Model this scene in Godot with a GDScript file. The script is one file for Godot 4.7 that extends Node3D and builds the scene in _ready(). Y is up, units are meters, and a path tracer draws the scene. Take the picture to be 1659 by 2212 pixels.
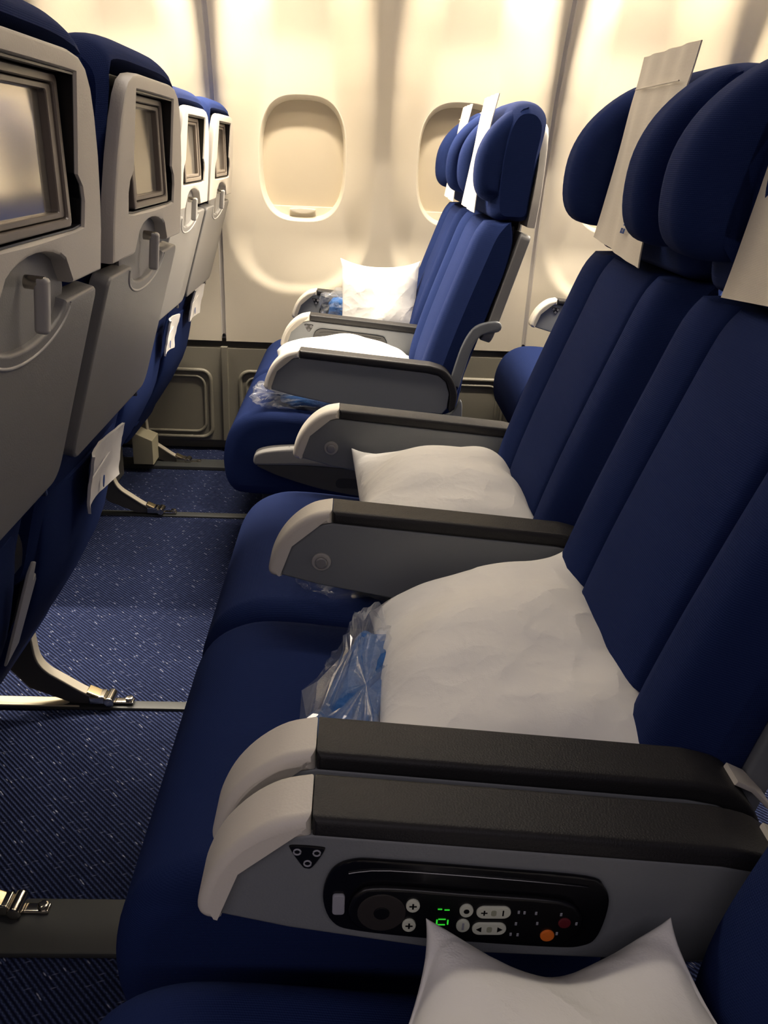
extends Node3D
# Aircraft cabin: window wall, a row of seats with pillows, the backs of the row in front.
# x runs aft, y up, the window wall stands at negative z. Units are metres.

const PITCH := 0.838          # distance between seat rows
const WIN_X := -0.105         # the window pair stands a little further forward than the centre block

# ---------------------------------------------------------------- mesh builder
class MB extends RefCounted:
	var v := PackedVector3Array()
	var t := PackedInt32Array()
	func add(p: Vector3) -> int:
		v.append(p)
		return v.size() - 1
	func tri(a: int, b: int, c: int) -> void:
		t.append(a); t.append(b); t.append(c)
	func quad(a: int, b: int, c: int, d: int) -> void:
		tri(a, b, c); tri(a, c, d)
	func rows(list: Array, close_u := false, close_v := false) -> int:
		var base := v.size()
		var n: int = list[0].size()
		for r in list:
			for p in r: v.append(p)
		var m := list.size()
		for i in (m if close_v else m - 1):
			var i2 := (i + 1) % m
			for j in (n if close_u else n - 1):
				var j2 := (j + 1) % n
				quad(base + i * n + j, base + i * n + j2, base + i2 * n + j2, base + i2 * n + j)
		return base
	func cap(ring: PackedVector3Array, flip: bool) -> void:
		var poly := PackedVector2Array()
		for p in ring: poly.append(Vector2(p.x, p.y))
		var ids := Geometry2D.triangulate_polygon(poly)
		var base := v.size()
		for p in ring: v.append(p)
		if ids.is_empty():
			var c0 := Vector3.ZERO
			for p in ring: c0 += p / ring.size()
			var ci := add(c0)
			for k in ring.size():
				if flip: tri(ci, base + (k + 1) % ring.size(), base + k)
				else: tri(ci, base + k, base + (k + 1) % ring.size())
			return
		for k in range(0, ids.size(), 3):
			var a := poly[ids[k]]; var b := poly[ids[k + 1]]; var c := poly[ids[k + 2]]
			var ccw := (b - a).cross(c - a) > 0.0
			if ccw != flip: tri(base + ids[k], base + ids[k + 1], base + ids[k + 2])
			else: tri(base + ids[k], base + ids[k + 2], base + ids[k + 1])
	func merge(o: MB, x := Transform3D()) -> void:
		var base := v.size()
		for p in o.v: v.append(x * p)
		for k in o.t: t.append(base + k)
	func moved(x: Transform3D) -> MB:
		for i in v.size(): v[i] = x * v[i]
		return self
	func bent(f: Callable) -> MB:
		for i in v.size(): v[i] = f.call(v[i])
		return self
	func mesh(crease := 40.0, closed := true) -> ArrayMesh:
		var ids := {}
		var w := PackedInt32Array(); w.resize(v.size())
		for i in v.size():
			var k := Vector3i((v[i] * 50000.0).round())
			if not ids.has(k): ids[k] = ids.size()
			w[i] = ids[k]
		var tris := PackedInt32Array()
		var fn := PackedVector3Array()
		var vol := 0.0
		for k in range(0, t.size(), 3):
			var a := v[t[k]]; var b := v[t[k + 1]]; var c := v[t[k + 2]]
			var n := (b - a).cross(c - a)
			if n.length_squared() < 1e-22: continue
			tris.append(t[k]); tris.append(t[k + 1]); tris.append(t[k + 2])
			fn.append(n)
			vol += a.dot(b.cross(c))
		var flip := closed and vol < 0.0
		var at := []
		at.resize(ids.size())
		for i in at.size(): at[i] = PackedInt32Array()
		for f in fn.size():
			if flip: fn[f] = -fn[f]
			for j in 3:
				at[w[tris[f * 3 + j]]].append(f)
		var cosc := cos(deg_to_rad(crease))
		var un := PackedVector3Array(); un.resize(fn.size())
		for f in fn.size(): un[f] = fn[f].normalized()
		var ov := PackedVector3Array(); ov.resize(tris.size())
		var on := PackedVector3Array(); on.resize(tris.size())
		for f in fn.size():
			for j in 3:
				# Godot front faces run clockwise
				var src := tris[f * 3 + j]
				var dst := f * 3 + (j if flip else (3 - j) % 3)
				var s := Vector3.ZERO
				var me := un[f]
				for g in at[w[src]]:
					if me.dot(un[g]) >= cosc: s += fn[g]
				ov[dst] = v[src]
				on[dst] = s.normalized()
		var arr := []
		arr.resize(Mesh.ARRAY_MAX)
		arr[Mesh.ARRAY_VERTEX] = ov
		arr[Mesh.ARRAY_NORMAL] = on
		var am := ArrayMesh.new()
		am.add_surface_from_arrays(Mesh.PRIMITIVE_TRIANGLES, arr)
		return am

func P2(a: Array) -> PackedVector2Array:
	var o := PackedVector2Array()
	for k in range(0, a.size(), 2): o.append(Vector2(a[k], a[k + 1]))
	return o

func ccw(p: PackedVector2Array) -> PackedVector2Array:
	var s := 0.0
	for i in p.size(): s += p[i].cross(p[(i + 1) % p.size()])
	if s < 0.0:
		var q := p.duplicate(); q.reverse(); return q
	return p

func inset(p: PackedVector2Array, d: float) -> PackedVector2Array:
	var o := PackedVector2Array()
	var n := p.size()
	var lim := PackedFloat32Array()
	for i in n:
		var e0 := p[i] - p[(i + n - 1) % n]
		var e1 := p[(i + 1) % n] - p[i]
		var turn := e0.angle_to(e1)
		var rr := 1e3
		if n > 14 and turn * d > 0.01 * absf(d): rr = 0.5 * (e0.length() + e1.length()) / absf(turn) * 0.96
		lim.append(minf(absf(d), rr))
	if n > 14:
		for pass_ in 4:
			var l2 := lim.duplicate()
			for i in n: l2[i] = minf(lim[i], (lim[(i + n - 1) % n] + lim[i] + lim[(i + 1) % n]) / 3.0)
			lim = l2
	var dd := d
	for i in n:
		d = lim[i] * signf(dd)
		var a := (p[i] - p[(i + n - 1) % n]).normalized()
		var b := (p[(i + 1) % n] - p[i]).normalized()
		var na := Vector2(-a.y, a.x); var nb := Vector2(-b.y, b.x)
		var m := (na + nb).normalized()
		var c := maxf(m.dot(na), 0.5)
		o.append(p[i] + m * d / c)
	return o

func smooth(p: PackedVector2Array, n := 6, closed := true) -> PackedVector2Array:
	var o := PackedVector2Array()
	var m := p.size()
	for i in (m if closed else m - 1):
		var a := p[(i + m - 1) % m] if closed else p[maxi(i - 1, 0)]
		var b := p[i]
		var c := p[(i + 1) % m]
		var d := p[(i + 2) % m] if closed else p[mini(i + 2, m - 1)]
		for k in n: o.append(b.cubic_interpolate(c, a, d, float(k) / n))
	if not closed: o.append(p[m - 1])
	return o

func ring(p: PackedVector2Array, z: float) -> PackedVector3Array:
	var o := PackedVector3Array()
	for q in p: o.append(Vector3(q.x, q.y, z))
	return o

func extrude(poly: PackedVector2Array, z0: float, z1: float, r := 0.0, segs := 3) -> MB:
	var mb := MB.new()
	poly = ccw(poly)
	var list := []
	if r <= 0.0: list = [ring(poly, z0), ring(poly, z1)]
	else:
		for i in segs + 1:
			var a := PI / 2 * i / segs
			list.append(ring(inset(poly, r * (1 - sin(a))), z0 + r * (1 - cos(a))))
		for i in segs + 1:
			var a := PI / 2 * (segs - i) / segs
			list.append(ring(inset(poly, r * (1 - sin(a))), z1 - r * (1 - cos(a))))
	mb.rows(list, true)
	mb.cap(list[0], true)
	mb.cap(list[-1], false)
	return mb

func loft(list: Array) -> MB:
	var mb := MB.new()
	mb.rows(list, true)
	mb.cap(list[0], true)
	mb.cap(list[-1], false)
	return mb

func rounded(w: float, h: float, r: float, n := 5, cx := 0.0, cy := 0.0) -> PackedVector2Array:
	var o := PackedVector2Array()
	for q in 4:
		var c := Vector2(cx, cy) + Vector2((w / 2 - r) * (1 if q in [0, 3] else -1), (h / 2 - r) * (1 if q in [0, 1] else -1))
		for k in n + 1:
			var a := PI / 2 * (q + float(k) / n)
			o.append(c + Vector2(cos(a), sin(a)) * r)
	return o

func ellipse(a: float, b: float, n := 24, cx := 0.0, cy := 0.0) -> PackedVector2Array:
	var o := PackedVector2Array()
	for k in n: o.append(Vector2(cx + cos(TAU * k / n) * a, cy + sin(TAU * k / n) * b))
	return o

func box(a: Vector3, b: Vector3, r := 0.003) -> MB:
	var c := (a + b) / 2
	var s := (b - a).abs()
	return extrude(rounded(s.x, s.y, minf(r, minf(s.x, s.y) * 0.45), 3, c.x, c.y), c.z - s.z / 2, c.z + s.z / 2, minf(r, s.z * 0.45), 2)

func cyl(at: Vector3, dir: Vector3, rad: float, h: float, n := 24, bevel := 0.0) -> MB:
	var mb := extrude(ellipse(rad, rad, n), 0, h, bevel, 2)
	var z := dir.normalized()
	var x := z.cross(Vector3.UP if absf(z.y) < 0.9 else Vector3.RIGHT).normalized()
	return mb.moved(Transform3D(Basis(x, z.cross(x), z), at))

func tube(path: Array, rad: float, n := 12) -> MB:
	var mb := MB.new()
	var list := []
	for i in path.size():
		var d: Vector3 = (path[mini(i + 1, path.size() - 1)] - path[maxi(i - 1, 0)]).normalized()
		var x := d.cross(Vector3.UP if absf(d.y) < 0.95 else Vector3.RIGHT).normalized()
		var y := d.cross(x)
		var r := PackedVector3Array()
		for k in n: r.append(path[i] + (x * cos(TAU * k / n) + y * sin(TAU * k / n)) * rad)
		list.append(r)
	mb.rows(list, true)
	for e in [0, list.size() - 1]:
		var c := mb.add(path[e])
		var b := mb.v.size()
		for p in list[e]: mb.v.append(p)
		for k in n:
			if e == 0: mb.tri(c, b + (k + 1) % n, b + k)
			else: mb.tri(c, b + k, b + (k + 1) % n)
	return mb

func hit(poly: PackedVector2Array, c: Vector2, ang: float) -> Vector2:
	var d := Vector2(cos(ang), sin(ang))
	var best := 0.0
	for i in poly.size():
		var a := poly[i] - c; var b := poly[(i + 1) % poly.size()] - c
		var e := b - a
		var den := d.cross(e)
		if absf(den) < 1e-12: continue
		var tt := a.cross(e) / den
		var s := a.cross(d) / den
		if tt > 0.0 and s >= -1e-6 and s <= 1.000001: best = maxf(best, tt)
	return c + d * best

func plate_hole(outer: PackedVector2Array, inner: PackedVector2Array, c: Vector2, th: float, r: float) -> MB:
	var angs := []
	for p in outer: angs.append((p - c).angle())
	for p in inner: angs.append((p - c).angle())
	angs.sort()
	var a2 := []
	for a in angs:
		if a2.is_empty() or a - a2[-1] > 1e-4: a2.append(a)
	var R := [PackedVector3Array(), PackedVector3Array(), PackedVector3Array(), PackedVector3Array(), PackedVector3Array(), PackedVector3Array(), PackedVector3Array()]
	for a in a2:
		var o := hit(outer, c, a); var i := hit(inner, c, a)
		var d := Vector2(cos(a), sin(a))
		var o1 := o - d * r * 0.3; var o2 := o - d * r; var i2 := i + d * r * 0.6
		R[0].append(Vector3(o.x, o.y, 0)); R[1].append(Vector3(o.x, o.y, th - r)); R[2].append(Vector3(o1.x, o1.y, th - r * 0.3)); R[3].append(Vector3(o2.x, o2.y, th))
		R[4].append(Vector3(i2.x, i2.y, th)); R[5].append(Vector3(i.x, i.y, th - r * 0.6)); R[6].append(Vector3(i.x, i.y, 0))
	var mb := MB.new()
	mb.rows(R, true, true)
	return mb

# ---------------------------------------------------------------- nodes
var used := {}
func numbered(n: String) -> String:
	used[n] = used.get(n, -1) + 1
	return n if used[n] == 0 else "%s_%03d" % [n, used[n]]

func thing(called: String, label: String, category: String, at := Vector3.ZERO, group := "") -> Node3D:
	var o := Node3D.new()
	o.name = numbered(called)
	add_child(o)
	o.position = at
	tag(o, label, category, group)
	return o

func tag(o: Node, label: String, category := "", group := "", kind := "") -> void:
	o.set_meta("label", label)
	if category: o.set_meta("category", category)
	if group: o.set_meta("group", group)
	if kind: o.set_meta("kind", kind)

func put(called: String, mesh: Mesh, m: Material, parent: Node = null, at := Transform3D()) -> MeshInstance3D:
	var o := MeshInstance3D.new()
	o.mesh = mesh
	o.material_override = m
	o.name = called if parent else numbered(called)
	if parent: parent.add_child(o, true)
	else: add_child(o)
	o.transform = at
	return o

# ---------------------------------------------------------------- materials
var M := {}
func mat(rgb: Array, rough := 0.6, metal := 0.0) -> StandardMaterial3D:
	var m := StandardMaterial3D.new()
	m.albedo_color = Color8(rgb[0], rgb[1], rgb[2])
	m.roughness = rough
	m.metallic = metal
	return m

func noise_tex(freq: float, size := 256, seed_ := 1, kind := FastNoiseLite.TYPE_SIMPLEX_SMOOTH, oct := 4) -> NoiseTexture2D:
	var n := FastNoiseLite.new()
	n.noise_type = kind
	n.frequency = freq
	n.seed = seed_
	n.fractal_octaves = oct
	var t := NoiseTexture2D.new()
	t.width = size; t.height = size
	t.seamless = true
	t.noise = n
	return t

func crease_tex() -> NoiseTexture2D:
	var n := FastNoiseLite.new()
	n.noise_type = FastNoiseLite.TYPE_SIMPLEX
	n.fractal_type = FastNoiseLite.FRACTAL_RIDGED
	n.fractal_octaves = 2
	n.fractal_gain = 0.35
	n.frequency = 0.0055
	n.seed = 21
	n.domain_warp_enabled = true
	n.domain_warp_amplitude = 30.0
	n.domain_warp_frequency = 0.008
	var t := NoiseTexture2D.new()
	t.width = 512; t.height = 512
	t.seamless = true
	t.noise = n
	return t

func relief(m: StandardMaterial3D, t: Texture2D, scale: float, depth_cm: float, world := false) -> void:
	m.heightmap_enabled = true
	m.heightmap_texture = t
	m.heightmap_scale = depth_cm
	m.uv1_triplanar = true
	m.uv1_world_triplanar = world
	m.uv1_scale = Vector3.ONE * scale

func weave_image() -> ImageTexture:
	var im := Image.create(128, 128, false, Image.FORMAT_RGB8)
	var rng := RandomNumberGenerator.new(); rng.seed = 5
	for y in 128:
		for x in 128:
			var a := 0.5 + 0.5 * sin(TAU * y / 8.0)
			var b := 0.5 + 0.5 * sin(TAU * x / 8.0 + (PI if (y / 8) % 2 else 0.0))
			var h := clampf(0.55 * a + 0.35 * b + rng.randf() * 0.12, 0, 1)
			im.set_pixel(x, y, Color(h, h, h))
	return ImageTexture.create_from_image(im)

func carpet_images() -> Array:
	# loop pile in slanting ribs, with paler flecks along and across the ribs
	var N := 640
	var rng := RandomNumberGenerator.new(); rng.seed = 11
	var col := Image.create(N, N, false, Image.FORMAT_RGB8)
	var hei := Image.create(N, N, false, Image.FORMAT_RGB8)
	var ribs := 40.0
	var loops := []
	for k in 400: loops.append(rng.randf())
	for y in N:
		for x in N:
			var s := (x - y + N) * ribs / N
			var q := (x + y) * ribs / N + 400.0
			var rib := 0.5 + 0.5 * cos(TAU * s * 0.5)
			var loop := 0.5 + 0.5 * cos(TAU * q * 0.5 + PI * floorf(s * 0.5))
			var h := clampf(rib * (0.62 + 0.38 * loop), 0, 1)
			var tone: float = loops[int(floorf(s * 0.5) * 7 + floorf(q * 0.5) * 13) % 400]
			var c := Color8(17, 20, 38).lerp(Color8(68, 80, 120), h * (0.72 + 0.28 * tone))
			col.set_pixel(x, y, c)
			hei.set_pixel(x, y, Color(h, h, h))
	for k in 56:
		var c0 := Vector2(rng.randf() * N, rng.randf() * N)
		var along := rng.randf() < 0.5
		var d := Vector2(1, 1).normalized() if along else Vector2(1, -0.35).normalized()
		var ln := 16.0 if along else 20.0
		var c := Color8(150, 152, 168) if along else Color8(96, 100, 124)
		for i in range(-24, 25):
			for j in range(-4, 5):
				var u := i / 24.0 * ln
				var p := c0 + d * u + Vector2(-d.y, d.x) * j * 0.8
				var w := clampf(1.6 * (1 - absf(i) / 25.0) * (1 - absf(j) / 5.0), 0, 1)
				var px := posmod(int(p.x), N); var py := posmod(int(p.y), N)
				col.set_pixel(px, py, col.get_pixel(px, py).lerp(c, w * 0.8))
	return [ImageTexture.create_from_image(col), ImageTexture.create_from_image(hei)]

func materials() -> void:
	var weave := weave_image()
	var grain := noise_tex(0.09, 256, 3)
	M.blue = mat([30, 43, 85], 0.85)
	M.blue.metallic_specular = 0.16
	relief(M.blue, weave, 30.0, 0.035)
	M.wall = mat([212, 203, 184], 0.42)
	relief(M.wall, grain, 9.0, 0.012)
	M.shade = mat([198, 186, 162], 0.5)
	M.bezel = mat([222, 214, 196], 0.4)
	M.strip = mat([190, 184, 176], 0.35)
	M.dado = mat([118, 114, 102], 0.45)
	relief(M.dado, grain, 12.0, 0.02)
	M.dark = mat([20, 20, 22], 0.6)
	M.black = mat([12, 12, 15], 0.35)
	M.gloss = mat([14, 14, 18], 0.22)
	M.cap = mat([216, 209, 196], 0.45)
	relief(M.cap, grain, 14.0, 0.012)
	M.arm = mat([118, 121, 124], 0.5)
	relief(M.arm, grain, 16.0, 0.014)
	M.pad = mat([38, 37, 38], 0.5); M.pad.metallic_specular = 0.35
	relief(M.pad, grain, 18.0, 0.03)
	M.shell = mat([192, 185, 174], 0.45)
	relief(M.shell, grain, 14.0, 0.014)
	M.tray = mat([130, 128, 125], 0.45)
	relief(M.tray, grain, 14.0, 0.014)
	M.lip = mat([170, 167, 162], 0.4)
	M.bezel_screen = mat([118, 108, 98], 0.35)
	M.glass = mat([176, 170, 160], 0.13, 0.75)
	M.frame = mat([44, 43, 42], 0.5)
	M.leg = mat([74, 72, 68], 0.45)
	M.flange = mat([164, 157, 142], 0.4)
	M.chrome = mat([196, 190, 178], 0.18, 1.0)
	M.brass = mat([204, 188, 150], 0.25, 1.0)
	M.satin = mat([168, 166, 162], 0.4, 0.6)
	M.cream = mat([214, 200, 166], 0.5)
	M.track = mat([50, 52, 52], 0.5)
	M.boxm = mat([166, 160, 136], 0.5)
	M.paper = mat([226, 222, 216], 0.8)
	relief(M.paper, noise_tex(0.012, 256, 9, FastNoiseLite.TYPE_CELLULAR, 2), 5.0, 0.25)
	M.cloth = mat([224, 214, 196], 0.9)
	relief(M.cloth, weave, 40.0, 0.02)
	M.case = mat([238, 235, 228], 0.8)
	M.case.backlight_enabled = true; M.case.backlight = Color(0.25, 0.25, 0.24)
	relief(M.case, crease_tex(), 3.2, 0.32)
	M.blanket = mat([30, 84, 146], 0.9)
	relief(M.blanket, noise_tex(0.04, 256, 31), 8.0, 0.2)
	M.film = StandardMaterial3D.new()
	M.film.albedo_color = Color(0.95, 0.97, 1.0, 0.09)
	M.film.transparency = BaseMaterial3D.TRANSPARENCY_ALPHA
	M.film.roughness = 0.08
	M.film.metallic_specular = 1.0
	M.button = mat([206, 208, 190], 0.5)
	M.orange = mat([232, 116, 40], 0.5)
	M.red = mat([96, 26, 34], 0.5)
	M.icon = mat([150, 150, 158], 0.6)
	M.green = mat([20, 60, 20], 0.4)
	M.green.emission_enabled = true; M.green.emission = Color8(60, 255, 60); M.green.emission_energy_multiplier = 0.55
	M.ink = mat([40, 74, 140], 0.8)
	M.ceiling = mat([208, 204, 200], 0.6)
	M.lens = mat([250, 240, 220], 0.4)
	M.lens.emission_enabled = true; M.lens.emission = Color8(255, 241, 220); M.lens.emission_energy_multiplier = 2.0
	M.lens_near = mat([240, 240, 236], 0.4)
	M.lens_near.emission_enabled = true; M.lens_near.emission = Color8(255, 242, 226); M.lens_near.emission_energy_multiplier = 0.8
	M.lens_far = mat([240, 240, 244], 0.4)
	M.lens_far.emission_enabled = true; M.lens_far.emission = Color8(244, 232, 240); M.lens_far.emission_energy_multiplier = 0.8
	var ci := carpet_images()
	M.carpet = mat([255, 255, 255], 0.95)
	M.carpet.metallic_specular = 0.15
	M.carpet.albedo_texture = ci[0]
	relief(M.carpet, ci[1], 1.0 / 0.2, 0.25, true)

# ---------------------------------------------------------------- lights, camera
func area(called: String, at: Vector3, look: Vector3, size: Vector2, color: Color, energy: float) -> void:
	var l := AreaLight3D.new()
	l.name = called
	l.area_size = size
	l.area_normalize_energy = true
	l.light_color = color
	l.light_energy = energy
	l.area_range = 12.0
	l.area_attenuation = 2.0
	l.shadow_enabled = true
	add_child(l)
	l.look_at_from_position(at, look, Vector3(1, 0, 0))

func view() -> void:
	var pitch := 0.3968; var yaw := 0.0471; var roll := 0.0466
	var fw := Vector3(sin(yaw) * cos(pitch), -sin(pitch), -cos(yaw) * cos(pitch))
	var r := Vector3(cos(yaw), 0, sin(yaw))
	var u := r.cross(fw)
	var cam := Camera3D.new()
	cam.name = "camera"
	add_child(cam)
	cam.fov = rad_to_deg(2.0 * atan(1106.0 / 1850.97))
	cam.near = 0.02
	cam.far = 60.0
	cam.transform = Transform3D(Basis(r * cos(roll) + u * sin(roll), u * cos(roll) - r * sin(roll), -fw), Vector3(0, 1.0845, 0))
	cam.current = true
	var env := Environment.new()
	env.background_mode = Environment.BG_COLOR
	env.background_color = Color(0, 0, 0)
	env.tonemap_mode = Environment.TONE_MAPPER_LINEAR
	env.tonemap_exposure = 1.0
	env.sdfgi_enabled = true
	env.ssao_enabled = true
	env.ssil_enabled = true
	var we := WorldEnvironment.new()
	we.environment = env
	add_child(we)

const LAMP_X := [-2.115, -1.015, 0.085, 1.185, 2.285]
func lamps() -> void:
	for x in LAMP_X:
		area("sidewall_lamp_glow", Vector3(x, 2.000, -2.80), Vector3(x, 1.000, -2.80), Vector2(0.05, 0.76), Color8(255, 241, 220), 7.5)
	area("aisle_lamp_glow", Vector3(0, 2.16, -1.85), Vector3(0, 0, -1.85), Vector2(0.12, 6.0), Color8(255, 242, 226), 4.6)
	area("aisle_lamp_glow", Vector3(0, 2.16, 1.15), Vector3(0, 0, 1.15), Vector2(0.12, 6.0), Color8(244, 232, 240), 3.4)

# ---------------------------------------------------------------- the cabin shell
const PANEL := 1.10
const PX0 := 0.085
const WIN_DX := 0.27
const WIN_Y := 1.05
const WIN_A := 0.150
const WIN_B := 0.202

const WALL_Y := [0.0, 0.42, 0.62, 0.80, 1.05, 1.25, 1.40, 1.55, 1.70, 1.85]
const CREST_Z := [-3.150, -3.145, -3.138, -3.125, -3.085, -3.025, -2.970, -2.900, -2.820, -2.735]
const BAY_Z := [-3.150, -3.145, -3.150, -3.168, -3.176, -3.172, -3.155, -3.110, -3.050, -2.980]
func curve_at(y: float, zs: Array) -> float:
	for i in WALL_Y.size() - 1:
		if y <= WALL_Y[i + 1]:
			var t: float = (y - WALL_Y[i]) / (WALL_Y[i + 1] - WALL_Y[i])
			return cubic_interpolate(zs[i], zs[i + 1], zs[maxi(i - 1, 0)], zs[mini(i + 2, zs.size() - 1)], t)
	return zs[-1]

func wall_base(y: float) -> float:      # the ridges between the bays, curving inwards with the fuselage
	return curve_at(y, CREST_Z)

func curve2(y: float, ys: Array, xs: Array) -> float:
	for i in ys.size() - 1:
		if y <= ys[i + 1]:
			return cubic_interpolate(xs[i], xs[i + 1], xs[maxi(i - 1, 0)], xs[mini(i + 2, xs.size() - 1)], (y - ys[i]) / (ys[i + 1] - ys[i]))
	return xs[-1]

func sstep(a: float, b: float, x: float) -> float:
	var t := clampf((x - a) / (b - a), 0, 1)
	return t * t * (3 - 2 * t)

func wall_z(x: float, y: float, xc: float, side: float) -> float:
	# one bay: a scoop round the window, open at the top, with a rounded foot; side is +1 where the panel joint lies at greater x
	var z := wall_base(y)
	var dx := x - xc
	var half_l := 0.222 if side > 0 else 0.235
	var half_r := 0.235 if side > 0 else 0.222
	var half := half_r if dx > 0 else half_l
	var q := Vector2(absf(dx) - (half - 0.20), (0.615 + 0.20) - y)
	var sd := minf(maxf(q.x, q.y), 0.0) + Vector2(maxf(q.x, 0), maxf(q.y, 0)).length() - 0.20
	var soft := sstep(0.62, 0.95, y)
	var high := sstep(1.0, 1.5, y)
	var deep := 1.0 - sstep(lerpf(lerpf(-0.026, -0.10, soft), -0.15, high), lerpf(0.014, 0.030, soft), sd)
	z = lerpf(z, curve_at(y, BAY_Z), deep)
	# above the bay the panel turns further inwards
	var ya := 1.40 + 0.035 * (0.5 - 0.5 * cos(TAU * dx / 0.54))
	var over := y - ya
	var wide := 1.0 - sstep(-0.045, 0.035, sd)
	z += 0.13 * wide * (over + sqrt(over * over + 0.0016)) * 0.5
	return z

func superell(a: float, b: float, ang: float, n := 2.9) -> Vector2:
	var c := cos(ang); var s := sin(ang)
	var r := pow(pow(absf(c) / a, n) + pow(absf(s) / b, n), -1.0 / n)
	return Vector2(c, s) * r

func bay(mb: MB, xc: float, x0: float, x1: float, side: float) -> void:
	var y0 := 0.425; var y1 := 1.80
	var edge := PackedVector2Array()
	var nx := 30; var ny := 78
	for k in nx: edge.append(Vector2(lerpf(x0, x1, float(k) / nx), y0))
	for k in ny: edge.append(Vector2(x1, lerpf(y0, y1, float(k) / ny)))
	for k in nx: edge.append(Vector2(lerpf(x1, x0, float(k) / nx), y1))
	for k in ny: edge.append(Vector2(x0, lerpf(y1, y0, float(k) / ny)))
	var c := Vector2(xc, WIN_Y)
	var list := []
	var steps := 56
	for s in steps + 1:
		var t := float(s) / steps
		var r := PackedVector3Array()
		for e in edge:
			var i := c + superell(WIN_A, WIN_B, (e - c).angle())
			var p := i.lerp(e, pow(t, 1.15))
			r.append(Vector3(p.x, p.y, wall_z(p.x, p.y, xc, side)))
		list.append(r)
	mb.rows(list, true)

func window(n: int, xc: float, side: float) -> void:
	var w := Node3D.new()
	w.name = "window_%d" % n
	add_child(w)
	w.position = Vector3(xc, WIN_Y, 0)
	tag(w, ["cabin window with drawn blind behind the front row seat backs", "cabin window with drawn blind behind the front row window seat", "cabin window with drawn beige blind beside the window seat row in front", "cabin window with drawn blind behind the white covered window headrests", "cabin window with drawn blind above the aft armrest by the wall", "cabin window with drawn blind furthest aft"][n - 1], "", "", "structure")
	var zc := wall_z(xc, WIN_Y, xc, side)
	var N := 96
	# bezel: lip flush with the panel, then a funnel down to the blind
	var list := []
	var prof := [[1.0, 0.0, 1.0], [0.985, 0.0, 1.0], [0.965, -0.006, 0.9], [0.945, -0.018, 0.55], [0.93, -0.032, 0.25], [0.922, -0.046, 0.0], [0.922, -0.075, 0.0]]
	for p in prof:
		var r := PackedVector3Array()
		for k in N:
			var e := superell(WIN_A, WIN_B, TAU * k / N)
			var zs := wall_z(xc + e.x, WIN_Y + e.y, xc, side)
			var zz: float = lerpf(zc, zs, p[2]) + p[1]
			r.append(Vector3(e.x * p[0], e.y * p[0], zz))
		list.append(r)
	var mb := MB.new()
	mb.rows(list, true)
	put("bezel", mb.mesh(70, false), M.bezel, w)
	# blind: a slightly bowed slab with its bottom bar and grip
	var sh := MB.new()
	var rows_ := []
	for i in 13:
		var r := PackedVector3Array()
		var yy := lerpf(-0.152, 0.20, i / 12.0)
		for j in 13:
			var xx := lerpf(-0.15, 0.15, j / 12.0)
			r.append(Vector3(xx, yy, zc - 0.048 + 0.004 * (1 - pow(xx / 0.15, 2))))
		rows_.append(r)
	sh.rows(rows_)
	put("blind", sh.mesh(60, false), M.shade, w)
	var bar := extrude(P2([-0.15, -0.200, 0.15, -0.200, 0.15, -0.152, -0.15, -0.152]), zc - 0.058, zc - 0.036, 0.004, 2)
	put("bottom_bar", bar.mesh(), M.bezel, w)
	var grip := extrude(smooth(P2([-0.045, -0.162, -0.03, -0.172, 0.0, -0.1765, 0.03, -0.172, 0.045, -0.162, 0.02, -0.158, -0.02, -0.158]), 4), zc - 0.037, zc - 0.014, 0.003, 2)
	put("blind_grip", grip.mesh(), M.bezel, w)
	var back := box(Vector3(-0.2, -0.26, zc - 0.10), Vector3(0.2, 0.26, zc - 0.078))
	put("outer_pane_housing", back.mesh(), M.dark, w)

func frame_bead(x0: float, x1: float, y0: float, y1: float, z: float, rad: float) -> MB:
	var poly := rounded(x1 - x0, y1 - y0, 0.035, 6, (x0 + x1) / 2, (y0 + y1) / 2)
	var list := []
	for k in 8:
		var a := TAU * k / 8
		list.append(ring(inset(poly, rad * cos(a)), z + rad * sin(a)))
	var mb := MB.new()
	mb.rows(list, true, true)
	return mb

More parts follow.
